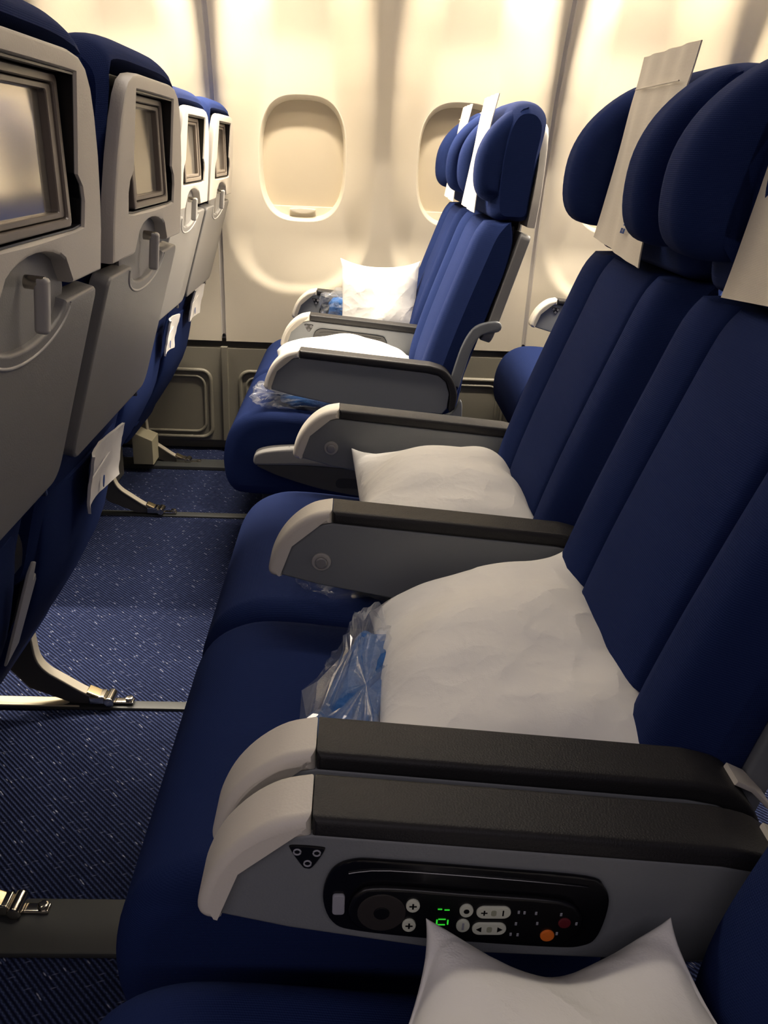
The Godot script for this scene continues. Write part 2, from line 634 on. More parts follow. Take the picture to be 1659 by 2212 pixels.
func shell() -> void:
	var floor_ := put("floor", box(Vector3(-4.6, -0.06, -3.3), Vector3(4.6, 0, 3.3)).mesh(), M.carpet)
	tag(floor_, "navy blue carpet with slanting ribs and pale flecks", "floor", "", "structure")
	var w := Node3D.new()
	w.name = "wall_window_side"
	add_child(w)
	tag(w, "pale moulded cabin sidewall panels above a grey kick panel", "wall", "", "structure")
	var n := 1
	for k in [-1, 0, 1]:
		var px: float = PX0 + PANEL * k
		var mb := MB.new()
		bay(mb, px - WIN_DX, px - PANEL / 2 + 0.008, px, -1.0)
		bay(mb, px + WIN_DX, px, px + PANEL / 2 - 0.008, 1.0)
		put("sidewall_panel", mb.mesh(70, false), M.wall, w)
		for s in [-1.0, 1.0]:
			window(n, px + WIN_DX * s, s)
			n += 1
	for k in 4:
		var sx := PX0 + PANEL * (k - 1.5)
		# joint strip between the panels, bulged between two fine grooves
		var list := []
		for i in 60:
			var y := lerpf(0.435, 1.80, i / 59.0)
			var z := wall_z(sx + 0.005, y, sx + PANEL / 2 - WIN_DX, -1.0)
			var r := PackedVector3Array()
			for q in [[-0.0125, -0.012], [-0.0105, -0.002], [-0.0088, 0.0016], [-0.0070, -0.002], [-0.006, -0.004], [0.006, -0.004], [0.0070, -0.002], [0.0088, 0.0016], [0.0105, -0.002], [0.0125, -0.012]]:
				r.append(Vector3(sx + q[0] * 0.9, y, z + q[1] - 0.001))
			list.append(r)
		var st := MB.new()
		st.rows(list)
		put("joint_strip", st.mesh(30, false), M.strip, w)
		put("screw", cyl(Vector3(sx, 0.447, wall_base(0.447) - 0.01), Vector3(0, 0, 1), 0.0055, 0.014, 12, 0.001).mesh(), M.black, w)
		put("kick_joint", extrude(P2([sx - 0.012, 0.045, sx + 0.012, 0.045, sx + 0.012, 0.405, sx - 0.012, 0.405]), -3.16, -3.136, 0.003).mesh(), M.dado, w)
	# plain panels outside the three built ones
	for x in [[-4.6, PX0 - PANEL * 1.5 - 0.012], [PX0 + PANEL * 1.5 + 0.012, 4.6]]:
		var list := []
		for i in 24:
			var y := lerpf(0.425, 1.80, i / 23.0)
			list.append(PackedVector3Array([Vector3(x[0], y, wall_base(y)), Vector3(x[1], y, wall_base(y))]))
		var e := MB.new()
		e.rows(list)
		put("sidewall_panel", e.mesh(60, false), M.wall, w)
	put("cove_cover", box(Vector3(-4.6, 2.045, -3.27), Vector3(4.6, 2.08, -2.60)).mesh(), M.ceiling, w)
	put("backing", box(Vector3(-4.6, 0, -3.34), Vector3(4.6, 2.4, -3.27)).mesh(), M.dado, w)
	put("recess", box(Vector3(-4.6, 0.0, -3.20), Vector3(4.6, 0.44, -3.185)).mesh(), M.dado, w)
	for k in [-2, -1, 0, 1, 2]:
		var px: float = PX0 + PANEL * k
		var d := put("kick_panel", extrude(P2([px - PANEL / 2 + 0.01, 0.04, px + PANEL / 2 - 0.01, 0.04, px + PANEL / 2 - 0.01, 0.40, px - PANEL / 2 + 0.01, 0.40]), -3.172, -3.15, 0.004).mesh(), M.dado, w)
		put("raised_frame", frame_bead(px - PANEL / 2 + 0.055, px + PANEL / 2 - 0.055, 0.055, 0.312, -3.150, 0.008).mesh(60), M.dado, d)
		put("inner_frame", frame_bead(px - PANEL / 2 + 0.078, px + PANEL / 2 - 0.078, 0.076, 0.290, -3.150, 0.006).mesh(60), M.dado, d)
	# the rest of the cabin, out of the frame: it closes the room and carries the lamps
	var c := put("ceiling", box(Vector3(-4.6, 2.2, -3.3), Vector3(4.6, 2.26, 3.3)).mesh(), M.ceiling)
	tag(c, "pale cabin ceiling and overhead bins", "ceiling", "", "structure")
	for s in [-1.0, 1.0]:
		var zz := -0.0 if s < 0 else 0.0
		var bin := extrude(P2([-2.36, 2.20, -1.98, 2.22, -1.93, 2.05, -2.02, 1.86, -2.2, 1.765, -2.42, 1.738, -2.58, 1.745, -2.60, 1.765, -2.60, 2.2]), -4.6, 4.6, 0.0)
		var x := Transform3D(Basis(Vector3(0, 0, -s), Vector3.UP, Vector3(1, 0, 0)), Vector3(0, 0, zz))
		tag(put("trim_%d" % (5 if s < 0 else 6), bin.moved(x).mesh(30), M.ceiling), "overhead luggage bins above the %s seats" % ("window pair" if s < 0 else "opposite"), "luggage bins", "", "structure")
	var cb := extrude(P2([-0.75, 2.2, -0.80, 2.02, -0.66, 1.86, -0.3, 1.80, 0.3, 1.80, 0.66, 1.86, 0.80, 2.02, 0.75, 2.2]), -4.6, 4.6, 0.0)
	tag(put("trim_7", cb.moved(Transform3D(Basis(Vector3(0, 0, 1), Vector3.UP, Vector3(1, 0, 0)), Vector3(0, 0, -0.35))).mesh(30), M.ceiling), "overhead luggage bins above the centre seats", "luggage bins", "", "structure")
	for x in [-4.6, 4.6]:
		var b := put("wall_front" if x < 0 else "wall_aft", box(Vector3(x - 0.05, 0, -3.3), Vector3(x + 0.05, 2.26, 3.3)).mesh(), M.ceiling)
		tag(b, "plain cabin bulkhead at the %s end" % ("forward" if x < 0 else "aft"), "wall", "", "structure")
	var o := put("wall_far_side", box(Vector3(-4.6, 0, 2.95), Vector3(4.6, 2.26, 3.02)).mesh(), M.wall)
	tag(o, "opposite cabin sidewall behind the viewer", "wall", "", "structure")
	# seat tracks in the floor
	var tr := [[-1.501, 0.028, "track", -4.5, 4.5, 0.006], [-2.511, 0.034, "track", -4.5, 4.5, 0.006], [-2.968, 0.085, "track", -4.5, 4.5, 0.014], [-0.948, 0.10, "track", -4.5, 4.5, 0.008]]
	for k in tr.size():
		var a = tr[k]
		var b := put("trim_%d" % (k + 1), box(Vector3(a[3], -0.01, a[0] - a[1] / 2), Vector3(a[4], a[5], a[0] + a[1] / 2), 0.004).mesh(), M[a[2]])
		tag(b, ["narrow dark seat track in the carpet under the centre seats", "narrow dark seat track in the aisle carpet under the window pair", "wide raised dark seat track along the window wall", "wide dark seat track cover on the carpet under the second seat"][k], "seat track", "", "structure")
	var cr := put("track_cover", extrude(smooth(P2([-1.60, -1.5155, -0.62, -1.5155, -0.585, -1.512, -0.562, -1.501, -0.585, -1.490, -0.62, -1.4865, -1.60, -1.4865]), 3), 0.0065, 0.0105, 0.001, 2).moved(Transform3D(Basis(Vector3(1, 0, 0), Vector3(0, 0, 1), Vector3(0, 1, 0)), Vector3.ZERO)).mesh(), M.cream)
	tag(cr, "cream plastic cover strip on the seat track under the front row", "track cover")

func fittings() -> void:
	for x in LAMP_X:
		var t := thing("sidewall_lamp", "warm lamp under the overhead bin lighting the window wall", "lamp", Vector3(x, 2.031, -2.80), "lamps above the window panels")
		put("housing", box(Vector3(-0.42, -0.012, -0.05), Vector3(0.42, 0.014, 0.05), 0.008).mesh(), M.ceiling, t)
		put("lens", box(Vector3(-0.39, -0.026, -0.03), Vector3(0.39, -0.013, 0.03), 0.005).mesh(), M.lens, t)
	for z in [-1.85, 1.15]:
		var t := thing("aisle_lamp", "long dim ceiling lamp above the %s aisle" % ("near" if z < 0 else "far"), "lamp", Vector3(0, 2.197, z))
		put("housing", box(Vector3(-3.05, -0.018, -0.08), Vector3(3.05, 0.0, 0.08), 0.006).mesh(), M.ceiling, t)
		put("lens", box(Vector3(-3.0, -0.03, -0.06), Vector3(3.0, -0.019, 0.06), 0.005).mesh(), M.lens_near if z < 0 else M.lens_far, t)

# ---------------------------------------------------------------- seats
var G := {}      # shared meshes
func rear_frame(y: float, lower: bool) -> Transform3D:
	# X -> -z, Y -> up along the seat back, Z -> out of its rear face
	var a := Vector2(0.521, 0.932)
	var d := (Vector2(0.544, 1.185) - a).normalized() if not lower else (a - Vector2(0.443, 0.660)).normalized()
	var up := Vector3(d.x, d.y, 0)
	return Transform3D(Basis(Vector3(0, 0, -1), up, Vector3(d.y, -d.x, 0)), Vector3(a.x, a.y, 0) + up * (y - 0.932) / d.y)

func back_relief(z: float) -> float:
	var a := absf(z)
	var g := exp(-pow((a - 0.113) / 0.0045, 2)) * 0.012
	var bolster := 0.014 * sstep(0.113, 0.15, a) * (1 - sstep(0.185, 0.222, a))
	var mid := 0.010 * (1 - pow(minf(a / 0.113, 1), 4))
	return bolster + mid - g

func build_seat_meshes() -> void:
	var cp := smooth(P2([0.268, 0.25, 0.268, 0.30, 0.272, 0.40, 0.268, 0.438, 0.2, 0.446, 0.05, 0.458, -0.08, 0.470, -0.14, 0.464, -0.185, 0.435, -0.21, 0.385, -0.216, 0.32, -0.2, 0.265, -0.15, 0.245, 0.05, 0.242, 0.2, 0.242]), 4)
	G.cushion = extrude(cp, -0.2435, 0.2435, 0.035, 6).bent(func(p):
		if p.y > 0.40: p.y += 0.010 * (1 - pow(p.z / 0.245, 2)) * sstep(0.40, 0.45, p.y)
		return p).mesh(50)
	# backrest
	var front := P2([0.286, 0.462, 0.286, 0.50, 0.293, 0.57, 0.318, 0.66, 0.348, 0.75, 0.380, 0.84, 0.408, 0.915, 0.428, 0.944])
	var rear := P2([0.475, 0.946, 0.482, 0.90, 0.470, 0.83, 0.448, 0.76, 0.420, 0.67, 0.392, 0.58, 0.368, 0.49, 0.352, 0.462])
	var zs := [-0.226, -0.225, -0.221, -0.214, -0.205, -0.195, -0.18, -0.165, -0.15, -0.135, -0.125, -0.12, -0.1165, -0.113, -0.1095, -0.106, -0.10, -0.09, -0.07, -0.045, -0.015]
	var all := zs.duplicate()
	for k in range(zs.size() - 1, -1, -1): all.append(-zs[k])
	var list := []
	var fr := smooth(front, 4, false)
	var re := smooth(rear, 4, false)
	for z in all:
		var edge := 1.0 - sstep(0.19, 0.226, absf(z))
		var sh := 0.030 * (1 - sqrt(maxf(0.0, edge)))
		var p := PackedVector2Array()
		for q in fr: p.append(Vector2(q.x - back_relief(z) + sh, q.y + (0.004 if q.y < 0.5 else -0.006) * (1 - edge)))
		for q in re: p.append(Vector2(q.x - sh * 0.3, q.y))
		list.append(ring(p, z))
	G.back = loft(list).mesh(50)
	# headrest body
	var hb := smooth(P2([0.432, 0.952, 0.421, 0.980, 0.422, 1.05, 0.430, 1.12, 0.442, 1.175, 0.462, 1.203, 0.492, 1.210, 0.520, 1.200, 0.533, 1.17, 0.522, 1.08, 0.512, 0.99, 0.506, 0.952, 0.47, 0.948]), 4)
	list = []
	for k in 25:
		var z := -0.218 + 0.436 * k / 24.0
		var e := absf(z) / 0.218
		var sc := sqrt(maxf(0.0, 1 - pow(maxf(0.0, (e - 0.86) / 0.14), 2)))
		var p := PackedVector2Array()
		for q in hb:
			var c := Vector2(0.485, 1.06)
			var f := q
			f.y -= 0.018 * pow(e, 5) * sstep(1.08, 1.2, q.y)
			f.x -= 0.046 * sstep(0.475, 0.505, q.x) * (1 - sstep(0.165, 0.195, absf(z))) * (1 - sstep(1.165, 1.185, q.y))
			p.append(c + (f - c) * Vector2(lerpf(0.72, 1, sc), lerpf(0.90, 1, sc)))
		list.append(ring(p, z))
	G.head = loft(list).mesh(50)
	var wing := smooth(P2([0.44, 0.990, 0.392, 0.988, 0.362, 1.000, 0.348, 1.033, 0.350, 1.088, 0.368, 1.133, 0.400, 1.170, 0.440, 1.197, 0.462, 1.198, 0.462, 1.17, 0.447, 1.11, 0.434, 1.05, 0.43, 1.01]), 4)
	G.wing = extrude(wing, 0.121, 0.212, 0.030, 6).bent(func(p):
		p.z += 0.02 * (0.43 - p.x) / 0.08 * 0.5
		return p).mesh(60)
	G.wing2 = extrude(wing, -0.212, -0.121, 0.030, 6).bent(func(p):
		p.z -= 0.02 * (0.43 - p.x) / 0.08 * 0.5
		return p).mesh(60)
	# rear upper panel with the opening for the screen and the notch for the latch; origin at y 0.932
	var up := PackedVector2Array()
	up.append(Vector2(0.226, 0.004))
	for q in [[0.227, 0.05], [0.222, 0.09], [0.212, 0.135], [0.196, 0.178], [0.180, 0.206], [0.162, 0.223], [0.138, 0.232], [0.10, 0.236]]: up.append(Vector2(q[0], q[1]))
	for k in range(up.size() - 1, -1, -1): up.append(Vector2(-up[k].x, up[k].y))
	for k in 15:
		var a := PI * (1 - k / 14.0)
		up.append(Vector2(0.115 * cos(a), 0.004 + 0.043 * sin(a)))
	var hole := P2([0.122, 0.060, 0.150, 0.062, 0.152, 0.09, 0.145, 0.105, 0.126, 0.118, 0.122, 0.216, -0.122, 0.216, -0.126, 0.118, -0.145, 0.105, -0.152, 0.09, -0.150, 0.062, -0.122, 0.060])
	G.upper = plate_hole(ccw(up), ccw(hole), Vector2(0, 0.14), 0.018, 0.006).moved(Transform3D(Basis.IDENTITY, Vector3(0, 0, -0.012))).mesh(35)
	G.well = extrude(rounded(0.318, 0.19, 0.01, 3, 0, 0.135), -0.036, -0.0285, 0.001).mesh()
	var inner_hole := PackedVector2Array()
	for q in ccw(hole): inner_hole.append(Vector2(0, 0.138) + (q - Vector2(0, 0.138)) * Vector2(0.975, 0.965))
	G.liner = plate_hole(ccw(hole), inner_hole, Vector2(0, 0.14), 0.032, 0.001).moved(Transform3D(Basis.IDENTITY, Vector3(0, 0, -0.0285))).mesh(35)
	var so := rounded(0.226, 0.148, 0.006, 3, 0, 0.138)
	var si := rounded(0.166, 0.116, 0.003, 2, 0, 0.138)
	G.screen_frame = plate_hole(ccw(so), ccw(rounded(0.200, 0.130, 0.004, 2, 0, 0.138)), Vector2(0, 0.138), 0.012, 0.003).mesh(30)
	G.screen_inner = plate_hole(ccw(rounded(0.198, 0.128, 0.004, 2, 0, 0.138)), ccw(si), Vector2(0, 0.138), 0.009, 0.002).mesh(30)
	G.screen_glass = extrude(rounded(0.168, 0.118, 0.003, 2, 0, 0.138), -0.004, 0.001, 0.0).mesh()
	# tray table, hanging below the panel; local Y runs up along the lower rear plane, origin at y 0.932
	var H := 0.932 - 0.66
	H = H / cos(atan(0.078 / 0.272))
	var tr := PackedVector2Array()
	for k in 6: tr.append(Vector2(0.226 - 0.014 * (1 - cos(PI / 2 * k / 5.0)), -0.014 - 0.014 + 0.014 * sin(PI / 2 * k / 5.0)))
	for k in 13:
		var a := PI * k / 12.0
		tr.append(Vector2(0.105 * cos(a), -0.014 - 0.032 * sin(a)))
	for k in 6: tr.append(Vector2(-0.212 - 0.014 * sin(PI / 2 * k / 5.0), -0.014 - 0.014 + 0.014 * cos(PI / 2 * k / 5.0)))
	for k in 6: tr.append(Vector2(-0.226 + 0.03 * (1 - cos(PI / 2 * k / 5.0)), -H + 0.03 - 0.03 * sin(PI / 2 * k / 5.0)))
	for k in 6: tr.append(Vector2(0.196 + 0.03 * sin(PI / 2 * k / 5.0), -H + 0.03 * (1 - cos(PI / 2 * k / 5.0))))
	G.tray = extrude(tr, -0.022, 0.004, 0.004, 3).mesh(40)
	var lipl := []
	for k in 25:
		var a := PI * k / 24.0
		lipl.append(Vector3(0.118 * cos(a), -0.017 - 0.044 * sin(a), 0.0035))
	G.lip = tube(lipl, 0.0022, 8).mesh(60)
	G.dish = extrude(ellipse(0.130, 0.062, 28, 0, -0.004), -0.0175, -0.012, 0.001).mesh(30)
	G.latch = extrude(rounded(0.014, 0.056, 0.005, 4, 0, -0.006), 0.0, 0.014, 0.004, 3).mesh(40)
	G.latch_pin = cyl(Vector3(0, 0.016, -0.010), Vector3(0, 0, 1), 0.007, 0.02, 16, 0.001).mesh()
	# literature pocket: a slack fabric bag
	list = []
	for i in 13:
		var t := i / 12.0
		var r := PackedVector3Array()
		var y := lerpf(0.19, 0.605, t)
		var xo := curve2(y, [0.19, 0.30, 0.37, 0.42, 0.50, 0.58, 0.62], [0.238, 0.300, 0.340, 0.366, 0.386, 0.398, 0.402])
		for k in 40:
			var a := TAU * k / 40
			var c := cos(a); var s := sin(a)
			var zz := signf(c) * pow(absf(c), 0.35) * 0.200
			var th := 0.014 + (0.010 * sin(PI * minf(t * 1.1, 1)) * (1 - pow(zz / 0.20, 2)) if s > 0 else 0.0)
			r.append(Vector3(xo - 0.016 + signf(s) * pow(absf(s), 0.6) * th, y + (-0.018 * (1 - pow(zz / 0.22, 2)) if i == 12 and s > 0 else 0.0), zz))
		list.append(r)
	var pm := MB.new()
	pm.rows(list, true)
	for e in [0, 12]:
		var cc := Vector3.ZERO
		for p in list[e]: cc += p / 40.0
		var c0 := pm.add(cc)
		var b := pm.v.size()
		for p in list[e]: pm.v.append(p)
		for k in 40:
			if e == 0: pm.tri(c0, b + (k + 1) % 40, b + k)
			else: pm.tri(c0, b + k, b + (k + 1) % 40)
	G.pocket = pm.mesh(50)
	G.hook = box(Vector3(0.424, 0.640, -0.212), Vector3(0.436, 0.664, -0.204), 0.002).mesh()
	# under-seat frame
	var fm := tube([Vector3(-0.02, 0.222, -0.24), Vector3(-0.02, 0.222, 0.24)], 0.018)
	fm.merge(tube([Vector3(0.2, 0.222, -0.24), Vector3(0.2, 0.222, 0.24)], 0.018))
	for s in [-1, 1]: fm.merge(box(Vector3(-0.12, 0.205, s * 0.19 - 0.012), Vector3(0.228, 0.24, s * 0.19 + 0.012)))
	G.frame = fm.mesh(40)
	var sp := MB.new()
	for s in [-1, 1]: sp.merge(extrude(smooth(P2([0.302, 0.345, 0.316, 0.345, 0.344, 0.42, 0.362, 0.50, 0.390, 0.62, 0.448, 0.78, 0.488, 0.92, 0.470, 0.925, 0.445, 0.84, 0.425, 0.76, 0.372, 0.64, 0.345, 0.52, 0.325, 0.42]), 3), s * 0.165 - 0.008, s * 0.165 + 0.008, 0.002))
	G.spine = sp.mesh(40)
	# armrest
	G.arm = extrude(smooth(P2([-0.0885, 0.5395, -0.0865, 0.556, -0.0795, 0.5785, -0.0665, 0.598, -0.0465, 0.6125, -0.019, 0.6195]), 4, false) + P2([0.29, 0.5935, 0.32, 0.5875, 0.339, 0.572, 0.349, 0.543, 0.346, 0.505, 0.335, 0.4915, 0.27, 0.4915, 0.1, 0.500, -0.036, 0.5255]), -0.0215, 0.0215, 0.003, 3).mesh(35)
	G.cap = extrude(smooth(P2([-0.0195, 0.6395, -0.045, 0.6335, -0.068, 0.6185, -0.087, 0.597, -0.0995, 0.573, -0.1055, 0.551, -0.102, 0.541, -0.092, 0.5375]), 4, false) + smooth(P2([-0.0875, 0.5375, -0.086, 0.556, -0.079, 0.5785, -0.066, 0.5985, -0.046, 0.613, -0.0195, 0.620]), 4, false), -0.0275, 0.0275, 0.009, 5).mesh(50)
	G.pad = extrude(P2([-0.0185, 0.6385, 0.14, 0.626, 0.295, 0.6135]) + smooth(P2([0.30, 0.613, 0.335, 0.602, 0.358, 0.575, 0.369, 0.54, 0.365, 0.505]), 4, false) + P2([0.353, 0.495, 0.3495, 0.505, 0.3505, 0.543, 0.340, 0.573, 0.321, 0.5885, 0.291, 0.5945, -0.0185, 0.6205]), -0.0265, 0.0265, 0.006, 4).mesh(45)
	var bt := cyl(Vector3(-0.033, 0.562, 0.0205), Vector3(0, 0, 1), 0.0135, 0.004, 28, 0.0015)
	G.button_ring = bt.mesh(40)
	G.button = cyl(Vector3(-0.033, 0.562, 0.0245), Vector3(0, 0, 1), 0.0088, 0.0045, 24, 0.002).mesh(40)
	G.jack = extrude(smooth(P2([-0.0345, 0.606, -0.033, 0.610, -0.012, 0.6085, -0.0095, 0.605, -0.018, 0.5895, -0.0225, 0.588, -0.026, 0.5905]), 4), 0.0205, 0.0230, 0.0008, 2).mesh(40)
	var js := MB.new()
	for q in [[-0.0295, 0.6045], [-0.0150, 0.6035], [-0.0218, 0.5935]]:
		var rr := []
		for k in 17: rr.append(Vector3(q[0] + 0.0026 * cos(TAU * k / 16), q[1] + 0.0026 * sin(TAU * k / 16), 0.0232))
		js.merge(tube(rr, 0.0007, 6))
	G.jack_rings = js.mesh(60, false)
	# leg: a bent strut with a flange along its rear edge
	var lp := smooth(P2([0.205, 0.23, 0.214, 0.167, 0.219, 0.115, 0.236, 0.085, 0.27, 0.060, 0.305, 0.036, 0.335, 0.020]), 4, false)
	G.leg = extrude(lp + P2([0.338, 0.0095, 0.285, 0.0095, 0.2, 0.045, 0.165, 0.09, 0.150, 0.16, 0.148, 0.23]), -0.010, 0.010, 0.002, 2).mesh(40)
	var fl := PackedVector2Array()
	var lo := inset(ccw(lp + P2([0.2, 0.045])), -0.0045)
	for p in lp: fl.append(p)
	for k in range(lp.size() - 1, -1, -1):
		var a := lp[maxi(k - 1, 0)]; var b := lp[mini(k + 1, lp.size() - 1)]
		var d := (b - a).normalized()
		fl.append(lp[k] + Vector2(-d.y, d.x) * 0.0045)
	G.flange = extrude(fl, -0.0125, 0.0125, 0.001, 1).mesh(40)
	G.front_leg = extrude(P2([-0.035, 0.23, -0.005, 0.23, -0.045, 0.0095, -0.085, 0.0095]), -0.010, 0.010, 0.002, 2).mesh(40)
	var ft := box(Vector3(0.318, 0.010, -0.016), Vector3(0.352, 0.030, 0.016), 0.004)
	ft.merge(cyl(Vector3(0.360, 0.018, -0.020), Vector3(0, 0, 1), 0.011, 0.040, 16, 0.003))
	ft.merge(box(Vector3(0.350, 0.007, -0.009), Vector3(0.408, 0.014, 0.009), 0.003))
	ft.merge(cyl(Vector3(0.398, 0.013, 0.0), Vector3(0, 1, 0), 0.0085, 0.008, 14, 0.003))
	G.foot = ft.mesh(40)
	G.foot_clip = box(Vector3(0.312, 0.027, -0.014), Vector3(0.346, 0.034, 0.014), 0.003).moved(Transform3D(Basis(Vector3(0, 0, 1), -0.45), Vector3(0, 0, 0)).translated(Vector3(0.021, 0.147, 0))).mesh()
	# hinge arm on the aisle side of a backrest
	var ha := smooth(P2([0.455, 0.706, 0.43, 0.702, 0.407, 0.690, 0.388, 0.655, 0.374, 0.605, 0.362, 0.555]), 4, false)
	var hp := PackedVector2Array()
	for s in [1.0, -1.0]:
		for i in ha.size():
			var k := i if s > 0 else ha.size() - 1 - i
			var d := (ha[mini(k + 1, ha.size() - 1)] - ha[maxi(k - 1, 0)]).normalized()
			hp.append(ha[k] + Vector2(-d.y, d.x) * 0.0135 * s)
		if s < 0:
			for k in 5:
				var a := PI / 2 - PI * (k + 1) / 6.0
				hp.append(Vector2(0.455, 0.706) + Vector2(cos(a), sin(a)) * 0.0135)
	G.hinge = extrude(hp, 0.2275, 0.2405, 0.004, 2).mesh(50)

func seat(called: String, label: String, at: Vector3, group := "", wing_back := 0.0) -> Node3D:
	var s := thing(called, label, "seat", at, group)
	put("seat_cushion", G.cushion, M.blue, s)
	put("backrest", G.back, M.blue, s)
	var h := put("headrest", G.head, M.blue, s)
	var wx := Transform3D(Basis.IDENTITY, Vector3(wing_back, 0, 0))
	put("headrest_wing", G.wing, M.blue, h, wx)
	put("headrest_wing", G.wing2, M.blue, h, wx)
	var fr := rear_frame(0.932, false)
	var lo := rear_frame(0.932, true)
	var u := put("rear_panel", G.upper, M.shell, s, fr)
	put("screen_well", G.well, M.black, u)
	put("screen_liner", G.liner, M.black, u)
	put("latch_dish", G.dish, M.tray, u)
	var tilt := Transform3D(Basis(Vector3(1, 0, 0), -0.11), Vector3(0, 0.0, 0.0005))
	var sc := put("screen", G.screen_frame, M.bezel_screen, s, fr * tilt)
	put("inner_bezel", G.screen_inner, M.bezel_screen, sc)
	put("screen_glass", G.screen_glass, M.glass, sc)
	var tr := put("tray_table", G.tray, M.tray, s, lo)
	put("latch_lip", G.lip, M.lip, tr)
	var la := put("tray_latch", G.latch, M.lip, s, fr.translated_local(Vector3(0, 0.004, 0.002)))
	put("latch_pin", G.latch_pin, M.chrome, la)
	put("pocket_hook", G.hook, M.chrome, s)
	put("literature_pocket", G.pocket, M.blue, s)
	put("base_frame", G.frame, M.frame, s)
	put("back_frame", G.spine, M.frame, s)
	return s

func add_leg(s: Node3D, z: float) -> void:
	var x := Transform3D(Basis.IDENTITY, Vector3(0, 0, z))
	var l := put("leg", G.leg, M.leg, s, x)
	put("flange", G.flange, M.flange, l)
	put("foot_fitting", G.foot, M.chrome, l)
	put("foot_clip", G.foot_clip, M.brass, l)
	put("front_leg", G.front_leg, M.leg, s, x)

func add_arm(s: Node3D, z: float, what := "") -> void:
	var a := put("armrest", G.arm, M.arm, s, Transform3D(Basis.IDENTITY, Vector3(0, 0, z)))
	put("nose_cap", G.cap, M.cap, a)
	put("pad", G.pad, M.pad, a)
	if what == "button":
		put("button_ring", G.button_ring, M.lip, a)
		put("recline_button", G.button, M.satin, a)
	elif what == "jack":
		put("audio_jack_plate", G.jack, M.black, a)
		put("audio_jack_rings", G.jack_rings, M.icon, a)

